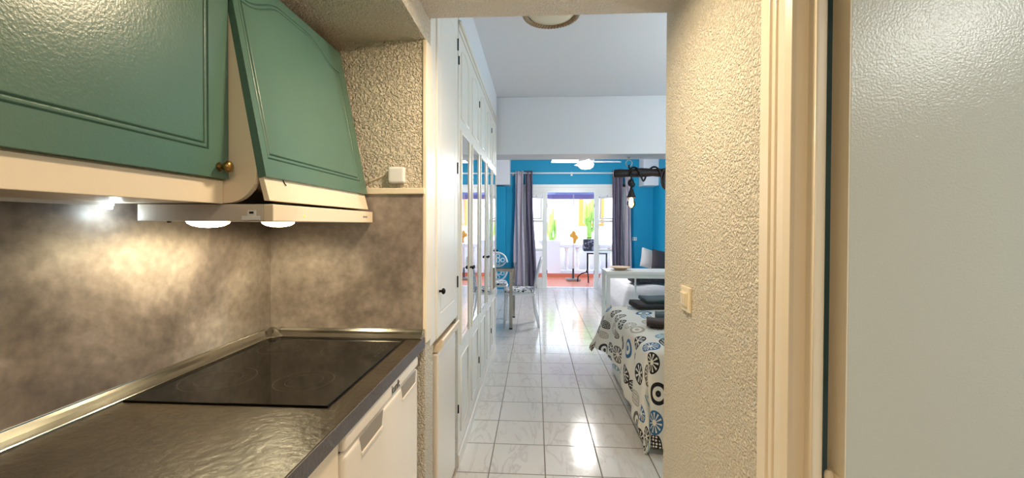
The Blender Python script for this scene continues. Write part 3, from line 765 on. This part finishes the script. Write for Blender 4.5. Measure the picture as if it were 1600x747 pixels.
# ------------------------------------------------------------------ daybed
db = thing('daybed', 'white daybed under the turquoise right wall', 'daybed', (1.8, 6.8, 0))
obj('base', B().box(1.30, 2.42, 5.75, 8.0, .05, .26), BASEBOX, db, bevel=.01)
def cover(u, v):
    x = 1.16 + 1.25 * u; y = 5.68 + 2.35 * v
    eu = min(u / .10, 1); ev = min(v / .06, (1 - v) / .06, 1)
    e = min(eu, ev)
    return (x + .0 * e, y, .10 + .40 * math.sin(min(1, e) * PI / 2) + .012 * math.sin(x * 14 + y * 5) * e)
obj('cover', B().grid(cover, 40, 60), SHEET, db, smooth=True, solid=.01)
obj('mattress', B().box(1.32, 2.40, 5.80, 7.95, .26, .485), SHEET, db, bevel=.03)
for (x, y) in ((1.36, 5.82), (1.36, 7.9), (2.36, 5.82), (2.36, 7.9)): obj('leg', B().box(x - .03, x + .03, y - .03, y + .03, 0, .05), WHITEMET, db)
def pillow(name, m, loc, w, h, t, rot, label, cat='cushion', group=None):
    o = B()
    def f(side):
        def g(u, v):
            a, c = u * 2 - 1, v * 2 - 1
            k = (max(0, 1 - abs(a) ** 3) * max(0, 1 - abs(c) ** 3)) ** .5
            pin = 1 - .06 * (1 - abs(abs(a) - abs(c))) * 0
            return (a * w / 2 * (1 - .05 * (1 - c * c)), side * t / 2 * k, c * h / 2 * (1 - .05 * (1 - a * a)))
        return g
    o.grid(f(1), 14, 14); o.grid(f(-1), 14, 14)
    bmesh.ops.remove_doubles(o.bm, verts=o.bm.verts, dist=.0005)
    q = obj(name, o, m, None, smooth=True); q.location = loc; q.rotation_euler = rot; tag(q, label, cat, group); return q
pillow('cushion', CUSH_L, (2.07, 7.66, .715), .42, .36, .13, (math.radians(-14), math.radians(16), math.radians(18)), 'pale grey cushion at the head of the daybed, left of the dark one', group='cushions on the daybed')
pillow('cushion', CUSH_D, (2.19, 7.44, .715), .38, .36, .13, (math.radians(-12), math.radians(10), math.radians(18)), 'dark grey cushion on the daybed beside the turquoise right wall', group='cushions on the daybed')
bk = B().box(1.33, 1.86, 5.86, 6.16, .528, .61)
bko = obj('folded_blanket', bk, BLANKET, None, bevel=.035, seg=4, smooth=True); tag(bko, 'charcoal fleece blanket folded on the near end of the white daybed', 'blanket')
pillow('bed_pillow', SHEET, (1.85, 6.45, .575), .70, .42, .10, (math.radians(90), 0, .2), 'white pillow lying flat on the daybed behind the blanket', 'pillow')

bsl = thing('added_uplight', 'unseen white wall lamp added to brighten the ceiling above the bed', 'wall lamp', (BW - .02, 2.6, 1.75))  # lamp added out of view to brighten the bedroom ceiling and beam
obj('wall_plate', B().box(BW - .015, BW, 2.55, 2.65, 1.68, 1.82), WHITEPL, bsl, bevel=.004)
obj('bowl', B().lathe([(.02, 1.69), (.10, 1.74), (.14, 1.82), (.135, 1.82), (.095, 1.75), (.001, 1.71)], (BW - .16, 2.6, 0), n=32), WHITEPL, bsl, smooth=True)
obj('bulb', B().ball((BW - .16, 2.6, 1.78), .035, .035, .035), GL_FAN, bsl, smooth=True)
lamp_light('added_uplight_fill', 'POINT', (BW - .16, 2.6, 1.87), 60, (1, .95, .88), .06)  # fill light of the added lamp, no such source in view

# ------------------------------------------------------------------ log pendant lamp
lp = thing('log_pendant_lamp', 'black log hung below the beam with cord-wrapped bulb', 'pendant lamp', (1.3, 4.72, 2.08))
bb = B(); pts = []; rr = []
for i in range(21):
    x = .872 + 1.2 * i / 20; pts.append((x, 4.72, 1.915 + .012 * math.sin(x * 6) - .03 * (x - .87))); rr.append(.047 + .005 * math.sin(x * 23) + (0 if i else -.008))
pts = [(.860, 4.72, pts[0][2]), (.863, 4.72, pts[0][2])] + pts; rr = [.004, .028] + rr
bb.tube(pts, rr, 12)
obj('log', bb, DARKWOOD, lp, smooth=True)
bb = B(); pts = []
for i in range(90):
    t = i / 89; x = 1.02 + .9 * t; a = t * 2 * PI * 4
    zc = 1.915 + .012 * math.sin(x * 6) - .03 * (x - .87)
    pts.append((x, 4.72 + .062 * math.cos(a), zc + (.062 + (.03 if math.sin(a) < 0 else 0)) * math.sin(a)))
bb.tube(pts, .011, 6)
obj('cord', bb, BLACK, lp, smooth=True)
bb = B(); bb.tube([(1.42 + .09 * math.cos(a) * .6, 4.66, 1.84 + .11 * math.sin(a)) for a in [2 * PI * i / 24 for i in range(24)]], .012, 6, True)
bb.tube([(1.45 + .09 * math.cos(a) * .7, 4.64, 1.83 + .12 * math.sin(a)) for a in [2 * PI * i / 24 for i in range(24)]], .012, 6, True)
obj('cord_coil', bb, BLACK, lp, smooth=True)
obj('hanging_cord', B().tube([(1.04, 4.66, 1.93), (1.045, 4.655, 1.86), (1.04, 4.66, 1.80), (1.045, 4.66, 1.72)], .010), BLACK, lp, smooth=True)
obj('knot', B().ball((1.04, 4.66, 1.795), .036, .034, .042).ball((1.055, 4.65, 1.775), .028, .03, .03), BLACK, lp, smooth=True)
obj('ceiling_hook', B().tube([(1.03, 4.72, 2.083), (1.03, 4.72, 2.05)], .006).tube([(1.03 + .034 * math.cos(a), 4.72, 2.018 + .036 * math.sin(a)) for a in [2 * PI * i / 20 for i in range(20)]], .006, 6, True).lathe([(.02, 2.085), (.016, 2.078)], (1.03, 4.72, 0), n=12), STEEL, lp, smooth=True)
obj('hanging_cord', B().tube([(1.03, 4.72, 2.0), (1.035, 4.72, 1.96)], .010)
    , BLACK, lp, smooth=True)
obj('hanging_cord', B().tube([(1.95, 4.72, 2.083), (1.95, 4.72, 1.92)], .006), BLACK, lp, smooth=True)
obj('lamp_holder', B().lathe([(.012, 1.735), (.018, 1.725), (.030, 1.695), (.044, 1.655), (.050, 1.635), (.046, 1.632), (.001, 1.640)], (1.045, 4.66, 0), n=24), DARKWOOD, lp, smooth=True)
obj('bulb', B().lathe([(.018, 1.638), (.026, 1.62), (.042, 1.59), (.047, 1.568), (.042, 1.545), (.025, 1.527), (.001, 1.521)], (1.045, 4.66, 0), n=24), BULBGL, lp, smooth=True)
bb = B()
for k in range(6):
    a = k * PI / 3; bb.tube([(1.045 + .014 * math.cos(a), 4.66 + .014 * math.sin(a), 1.625), (1.045 + .024 * math.cos(a + .4), 4.66 + .024 * math.sin(a + .4), 1.55)], .0028, 5)
obj('filament', bb, GL_FIL, lp)
lamp_light('pendant_light', 'POINT', (1.045, 4.66, 1.57), 3.5, (1, .6, .3), .03)

# ------------------------------------------------------------------ ceiling fan
cf = thing('ceiling_fan', 'white ceiling fan with a lit round globe beyond the beam', 'ceiling fan', (.78, 6.6, 2.25))
obj('down_rod', B().lathe([(.06, 2.70), (.05, 2.66), (.014, 2.65), (.014, 2.42)], (.78, 6.6, 0), n=20), WHITEPL, cf, smooth=True)
obj('motor_housing', B().lathe([(.02, 2.43), (.10, 2.41), (.13, 2.37), (.13, 2.33), (.10, 2.305), (.001, 2.30)], (.78, 6.6, 0), n=32), WHITEPL, cf, smooth=True)
obj('globe', B().lathe([(.09, 2.305), (.118, 2.29), (.122, 2.268), (.106, 2.235), (.065, 2.21), (.001, 2.202)], (.78, 6.6, 0), n=32), GL_FAN, cf, smooth=True)
for k in range(4):
    a = k * PI / 2 + .12; u = Vector((math.cos(a), math.sin(a), 0)); v = Vector((-math.sin(a), math.cos(a), 0)); c = Vector((.78, 6.6, 2.325))
    bb = B(); bb.grid(lambda s, t: tuple(c + u * (.12 + .42 * s) + v * ((t - .5) * (.09 + .05 * s)) + Vector((0, 0, (t - .5) * .03))), 8, 2)
    obj('blade', bb, WHITEPL, cf, solid=.008)
lamp_light('fan_light', 'POINT', (.78, 6.6, 2.12), P_FAN, (1, .95, .9), .12)

# ------------------------------------------------------------------ curtain rod and curtains
cr = thing('curtain_rod', 'white curtain rod across the top of the french doors', 'curtain rod', (.75, 8.72, 2.40))
obj('rod', B().tube([(-.56, 8.72, 2.405), (2.02, 8.72, 2.40)], .016, 12), WHITEMET, cr, smooth=True)
for x in (-.57, 2.03): obj('finial', B().ball((x, 8.72, 2.403), .028, .026, .026), WHITEMET, cr, smooth=True)
for x in (-.48, .75, 1.98): obj('bracket', B().box(x - .012, x + .012, 8.72, 8.85, 2.39, 2.405).box(x - .02, x + .02, 8.843, 8.85, 2.36, 2.44), WHITEMET, cr, bevel=.002)
def curtain(label, m, x0t, x1t, x0b, x1b, zt, zb, waves, yc, amp=.035):
    t = thing('curtain', label, 'curtain', ((x0b + x1b) / 2, yc, zb), 'curtains at the french doors')
    def f(u, v):
        k = v ** 1.3
        x = (x0t + (x0b - x0t) * k) * (1 - u) + (x1t + (x1b - x1t) * k) * u
        y = yc + amp * (1 + .5 * v) * math.sin(u * waves * 2 * PI) + .004 * math.sin(u * 17 + v * 5)
        x += .010 * math.sin(v * 7 + u * 9)
        return (x, y, zt + (zb - zt) * v)
    obj('fabric', B().grid(f, waves * 14, 24), m, t, smooth=True, solid=.004)
    for k in range(waves * 2):
        bb = B()
        u = (k + .0) / (waves * 2) + .25 / waves / 2; x = x0t * (1 - u) + x1t * u
        bb.tube([(x, yc + .024 * math.cos(a), 2.403 + .024 * math.sin(a)) for a in [2 * PI * i / 14 for i in range(14)]], .004, 5, True)
        obj('eyelet', bb, STEEL, t, smooth=True)
    return t
curtain('pale mauve curtain hanging left of the french doors', CURT_L, -.425, -.26, -.46, -.21, 2.45, .02, 2, 8.715)
curtain('dark mauve-grey curtain hanging against the left french door leaf', CURT_D, -.225, -.07, -.155, .03, 2.45, .02, 2, 8.715)
curtain('dark mauve-grey curtain hanging against the right french door leaf', CURT_D, 1.56, 1.785, 1.60, 1.785, 2.45, .02, 3, 8.715)
curtain('pale mauve curtain hanging right of the french doors', CURT_L, 1.825, 1.95, 1.84, 1.97, 2.45, .02, 2, 8.715)

# outlet on the far wall
ol = thing('wall_socket', 'white double wall socket on the turquoise far wall', 'socket', (2.055, BE - .005, 1.045))
obj('plate', B().box(2.005, 2.105, BE - .01, BE, 1.01, 1.08), WHITEPL, ol, bevel=.003)
for x in (2.032, 2.078): obj('socket_hole', B().lathe([(.014, BE - .0105), (.012, BE - .0095)], (x, 0, 1.045), 'Y', 14), FR_GREY, ol)

# ------------------------------------------------------------------ french doors
fd = bpy.data.objects.new('door_2', None); C.objects.link(fd); fd['kind'] = 'structure'; fd.location = (.75, BE + .04, 0)
y0, y1 = BE + .0, BE + .06
obj('frame', B().box(-.28, -.22, y0, y1 + .03, 0, 2.12).box(1.74, 1.80, y0, y1 + .03, 0, 2.12).box(-.22, 1.74, y0, y1 + .03, 2.02, 2.12).box(-.34, -.28, BE - .012, BE, 0, 2.18).box(1.80, 1.86, BE - .012, BE, 0, 2.18).box(-.34, 1.86, BE - .012, BE, 2.12, 2.18), WHITEMET, fd, bevel=.004)
for (a, c, hs) in ((-.218, .245, 'L'), (1.225, 1.738, 'R')):
    lf = B()
    sL, sR = (.06, .10) if hs == 'L' else (.10, .06)
    lf.box(a, a + sL, y0, y1, .01, 2.02).box(c - sR, c, y0, y1, .01, 2.02)
    for (z0, z1) in ((.01, .21), (.78, .82), (1.385, 1.435), (1.935, 2.02)): lf.box(a + sL, c - sR, y0 + .005, y1 - .005, z0, z1)
    leaf = obj('door_leaf', lf, WHITEMET, fd, bevel=.004)
    obj('pane', B().box(a + sL, c - sR, y0 + .026, y0 + .032, .21, .78), GLASS, leaf)
    obj('pane', B().box(a + sL, c - sR, y0 + .026, y0 + .032, .82, 1.385), GLASS, leaf)
    # tilted hopper sash on top
    x0h, x1h = a + sL + .012, c - sR - .012; hp = B()
    def tilt(x, z): return (x, y0 + .01 - (z - 1.45) * .16, z)
    for (xa, xb, za, zb) in ((x0h, x0h + .03, 1.45, 1.92), (x1h - .03, x1h, 1.45, 1.92), (x0h + .03, x1h - .03, 1.45, 1.48), (x0h + .03, x1h - .03, 1.89, 1.92)):
        hp.prism([tilt(0, za)[1:], tilt(0, zb)[1:], (tilt(0, zb)[1] + .025, zb), (tilt(0, za)[1] + .025, za)], 'X', xa, xb)
    hs_ = obj('hopper_sash', hp, WHITEMET, leaf, bevel=.003)
    obj('handle', B().box((a + c) / 2 - .012, (a + c) / 2 + .012, y0 - .085, y0 - .06, 1.915, 1.945), STEEL, leaf, bevel=.003)
    obj('hinge', B().lathe([(.008, 1.7), (.008, 1.78)], (c if hs == 'L' else a, y0 - .004, 0), n=10).lathe([(.008, .3), (.008, .38)], (c if hs == 'L' else a, y0 - .004, 0), n=10), STEEL, leaf)
obj('threshold', B().box(-.28, 1.80, BE, BE + .12, 0, .012), WHITEMET, fd)

# ------------------------------------------------------------------ dining table and chairs
dt = thing('dining_table', 'small dining table with teal glass top and pale metal legs', 'table', (-.62, 5.65, 0))
obj('frame', B().box(-.95, -.29, 5.30, 5.34, .735, .775).box(-.95, -.29, 5.98, 6.02, .735, .775).box(-.95, -.91, 5.34, 5.98, .735, .775).box(-.33, -.29, 5.34, 5.98, .735, .775), ALU, dt, bevel=.003)
obj('glass_top', B().box(-.97, -.27, 5.28, 6.04, .777, .787), TGLASS, dt, bevel=.002)
for (x, y) in ((-.31, 5.32), (-.31, 6.0), (-.93, 5.32), (-.93, 6.0)):
    l = obj('leg', B().box(x - .02, x + .02, y - .02, y + .02, .015, .735), ALU, dt, bevel=.003)
    obj('foot_cap', B().box(x - .021, x + .021, y - .021, y + .021, 0, .016), BLACK, l)

def make_chair(label):
    t = thing('dining_chair', label, 'chair', (0, 0, 0), 'white dining chairs round the glass table')
    # faces -Y, back at +Y
    seat = [(-.20, -.21), (.20, -.21), (.215, 0), (.19, .20), (-.19, .20), (-.215, 0)]
    obj('seat', B().prism(seat, 'Z', .42, .445), WHITEPL, t, bevel=.01, seg=3)
    pad = [(x * .93, y * .93) for x, y in seat]
    obj('seat_pad', B().prism(pad, 'Z', .446, .482), SEATPAD, t, bevel=.014, seg=3)
    for s in (-1, 1):
        obj('leg', B().tube([(s * .17, -.18, .42), (s * .18, -.195, .2), (s * .185, -.20, 0)], [.018, .016, .013]), WHITEPL, t, smooth=True)
        obj('leg', B().tube([(s * .165, .18, .42), (s * .175, .20, .2), (s * .18, .25, 0)], [.020, .017, .013]), WHITEPL, t, smooth=True)
    # pierced oval back, slightly reclined
    def bp(x, h): return (x, .185 + .05 * h / .46 + .05 * (h / .46) ** 2, .445 + h)
    fr_ = B(); pts = []
    for i in range(36):
        a = 2 * PI * i / 36
        pts.append(bp(.195 * math.copysign(abs(math.cos(a)) ** .75, math.cos(a)), .235 + .215 * math.copysign(abs(math.sin(a)) ** .8, math.sin(a))))
    fr_.tube(pts, .014, 8, True)
    obj('back_frame', fr_, WHITEPL, t, smooth=True)
    lt = B(); rnd = random.Random(3)
    cells = [(0, .235, .055)] + [(.10 * math.cos(a), .235 + .105 * math.sin(a), .042) for a in [PI / 3 * k + .2 for k in range(6)]] + [(.15 * math.cos(a), .235 + .17 * math.sin(a), .030) for a in [2 * PI / 10 * k for k in range(10)]]
    for (x, h, r) in cells:
        lt.tube([bp(x + r * math.cos(b_), h + r * math.sin(b_)) for b_ in [2 * PI * i / 12 for i in range(12)]], .0085, 5, True)
    obj('back_lattice', lt, WHITEPL, t, smooth=True)
    return t
ch = make_chair('white chair with pierced back at the corridor side of the glass table')
ch.location = (-.20, 5.60, 0); ch.rotation_euler = (0, 0, -PI / 2 + .0)
c2 = copy_tree(ch); c2.location = (-.62, 6.25, 0); c2.rotation_euler = (0, 0, .05)
c2['label'] = 'white chair with pierced back on the far side of the glass table'

sl = thing('table_lamp', 'small lamp with white conical shade beyond the dining table', 'lamp', (-.86, 7.6, .70))
obj('base', B().lathe([(.07, .70), (.07, .715), (.015, .73), (.012, .86), (.001, .87)], (-.86, 7.6, 0), n=20), WHITEPL, sl, smooth=True)
obj('lamp_shade', B().lathe([(.12, .83), (.07, 1.04), (.067, 1.04), (.117, .83)], (-.86, 7.6, 0), n=28), WHITEPL, sl, smooth=True)
cb = thing('low_cabinet', 'white low cabinet against the left pier carrying the small lamp', 'cabinet', (-1.05, 7.6, 0))
obj('body', B().box(-1.35, -.72, 7.35, 7.85, .04, .70), WHITEPL, cb, bevel=.006)
for z in (.06, .28, .49): 
    q = obj('drawer', B().box(-1.34, -.73, 7.335, 7.35, z, z + .2), WHITEPL, cb, bevel=.003)
    obj('knob', B().lathe([(.012, 7.32), (.008, 7.335)], (-1.03, 0, z + .1), 'Y', 12), STEEL, q)
obj('plinth', B().box(-1.33, -.74, 7.37, 7.83, 0, .04), WHITEPL, cb)

# ------------------------------------------------------------------ terrace
struct('floor_terrace', B().box(-3, 5, 8.97, 11.1, -.06, -.005), TERRF)
pw = obj('parapet_block', B().box(-3, .635, 10.75, 11.0, -.005, .93), TERR, None, bevel=.01); pw.name = 'wall_parapet'; pw['kind'] = 'structure'
struct('wall_skirting_terrace', B().box(-3, 5, 10.73, 10.75, -.005, .09), mat('terracotta_skirting', (208, 116, 84), .4))
bs = thing('balustrade', 'white classical balustrade at the edge of the terrace', 'balustrade', (2.8, 10.86, 0))
obj('handrail', B().box(.636, 5, 10.76, 10.98, .745, .83), TERR, bs, bevel=.015)
obj('plinth', B().box(.636, 5, 10.78, 10.96, -.004, .17), TERR, bs, bevel=.01)
pf = [(.05, .17), (.055, .19), (.03, .215), (.034, .25), (.058, .33), (.055, .38), (.032, .48), (.024, .56), (.026, .64), (.045, .66), (.028, .68), (.05, .72), (.052, .745)]
base_bal = None; L0 = bs.location
for k in range(15):
    x = .80 + k * .275
    if base_bal is None:
        base_bal = obj('baluster', B().lathe(pf, (x, 10.87, 0), n=20), TERR, bs, smooth=True)
    else:
        o = base_bal.copy(); C.objects.link(o); o.parent = bs; o.location = (x - .80, 0, 0)

ps = thing('parasol', 'lilac parasol on a thin white pole standing on the terrace', 'parasol', (.905, 10.1, 0))
obj('base', B().box(.735, 1.075, 9.99, 10.21, -.004, .05), mat('grey_parasol_base', (150, 146, 140), .7), ps, bevel=.02, seg=3)
obj('sleeve', B().lathe([(.03, .05), (.03, .06), (.024, .065), (.024, .28), (.016, .285)], (.905, 10.1, 0), n=18), BLACK, ps, smooth=True)
obj('pole', B().lathe([(.014, .28), (.014, 2.55)], (.905, 10.1, 0), n=14), WHITEMET, ps, smooth=True)
cb_ = B(); n = 8; ap = cb_.bm.verts.new((.905, 10.1, 2.62)); ring = []; ring2 = []
for i in range(n):
    a = 2 * PI * (i + .5) / n; ring.append(cb_.bm.verts.new((.905 + 1.25 * math.cos(a), 10.1 + 1.05 * math.sin(a) * .9, 2.20))); ring2.append(cb_.bm.verts.new((.905 + 1.25 * math.cos(a), 10.1 + 1.05 * math.sin(a) * .9, 2.0)))
for i in range(n):
    cb_.bm.faces.new((ap, ring[i], ring[(i + 1) % n])); cb_.bm.faces.new((ring[i], ring2[i], ring2[(i + 1) % n], ring[(i + 1) % n]))
obj('canopy', cb_, PARA, ps, solid=.006)
for i in range(n):
    a = 2 * PI * (i + .5) / n
    obj('rib', B().tube([(.905, 10.1, 2.58), (.905 + 1.22 * math.cos(a), 10.1 + 1.02 * math.sin(a) * .9, 2.19)], .006, 6), WHITEMET, ps)
oc = obj('hanging_cloth', B().ball((.905, 10.06, 1.10), .06, .05, .09).ball((.95, 10.07, 1.03), .07, .05, .07).ball((.86, 10.07, 1.08), .05, .04, .05).ball((.93, 10.06, .96), .04, .04, .08), ORCLOTH, None, smooth=True)
tag(oc, 'orange cloth tied round the parasol pole', 'cloth')

ptb = thing('patio_table', 'dark iron patio table carrying the grill on the terrace', 'table', (1.5, 9.9, 0))
obj('tabletop', B().lathe([(.42, .70), (.42, .725), (.41, .728)], (1.45, 9.9, 0), n=40), TERR, ptb)
obj('stem', B().lathe([(.02, .20), (.02, .70)], (1.22, 9.9, 0), n=12).tube([(1.22, 9.9, .66), (1.66, 9.9, .66)], .015).lathe([(.02, .20), (.02, .70)], (1.66, 9.9, 0), n=12), BLACKIRON, ptb, smooth=True)
for (sx, x) in ((-1, 1.22), (1, 1.66)):
    obj('leg', B().tube([(x, 9.9, .30), (x + sx * .03, 9.9, .22), (x + sx * .14, 9.9, .19), (x + sx * .22, 9.9, .12), (x + sx * .23, 9.9, .0)], .014), BLACKIRON, ptb, smooth=True)
    obj('leg', B().tube([(x, 9.9, .30), (x, 9.84, .22), (x, 9.76, .12), (x, 9.72, .0)], .014), BLACKIRON, ptb, smooth=True)
gb = thing('portable_grill', 'small black box grill on the patio table', 'grill', (1.3, 9.85, .728))
obj('box', B().box(1.11, 1.46, 9.72, 10.0, .735, 1.0), GRILLP, gb, bevel=.02, seg=3)
obj('lid_handle', B().tube([(1.20, 9.86, 1.0), (1.20, 9.86, 1.03), (1.37, 9.86, 1.03), (1.37, 9.86, 1.0)], .008), BLACKIRON, gb)
for x in (1.14, 1.43): obj('foot', B().box(x - .015, x + .015, 9.75, 9.97, .728, .736), BLACK, gb)

def cactus(label, x, y, z0, trunk_h, r, arms):
    t = thing('cactus', label, 'cactus', (x, y, z0), 'cacti beyond the terrace wall')
    rib = lambda a: 1 + .14 * math.cos(a * 8)
    obj('stem', B().lathe([(r * .9, z0), (r, z0 + trunk_h * .3), (r, z0 + trunk_h * .85), (r * .8, z0 + trunk_h * .96), (r * .2, z0 + trunk_h)], (x, y, 0), n=32, f=rib), CACT, t, smooth=True)
    for (s, h0, h1, out, rr, dy) in arms:
        p = [(x, y, z0 + h0), (x + s * out * .6, y + dy * .6, z0 + h0 + .03), (x + s * out, y + dy, z0 + h0 + .12), (x + s * out * 1.05, y + dy, z0 + (h0 + h1) / 2), (x + s * out * 1.05, y + dy, z0 + h1 - .05), (x + s * out * 1.05, y + dy, z0 + h1)]
        obj('arm', B().tube(p, [rr * .8, rr * .9, rr, rr, rr * .85, rr * .25], 12), CACT, t, smooth=True)
    return t
struct('wall_planter', B().box(-3, 5, 11.4, 12.0, -3, .80), TERR)
cactus('branching green cactus behind the white parapet block, left', .42, 11.7, .80, .85, .055, [(1, .08, .70, .12, .042, 0), (-1, .2, .62, .10, .04, .05), (1, .3, 1.0, .05, .04, -.10)])
cactus('tall branching green cactus in front of the orange-framed window', 1.47, 11.6, .80, 1.15, .06, [(1, .35, 1.35, .14, .055, 0), (-1, .5, 1.2, .10, .05, .03), (1, .62, 1.4, .05, .05, -.11)])
nb = thing('neighbour_building', 'white neighbouring house with an orange-framed window beyond the terrace', 'building', (1, 15, -3))
obj('wall', B().box(-8, 10, 13.4, 16, -3, 7), NEIGH, nb)
sh = obj('window_frame', B().box(1.36, 1.50, 13.33, 13.4, 1.30, 2.35).box(2.05, 2.15, 13.33, 13.4, 1.30, 2.35).box(1.50, 2.05, 13.33, 13.4, 1.30, 1.38).box(1.50, 2.05, 13.33, 13.4, 2.27, 2.35), ORANGEW, nb, bevel=.005)
obj('pane', B().box(1.50, 2.05, 13.36, 13.37, 1.38, 2.27), mat('pale_blind', (215, 222, 230), .5), sh)
struct('floor_street', B().box(-8, 10, 11.1, 13.4, -3.1, -3.0), TERR)
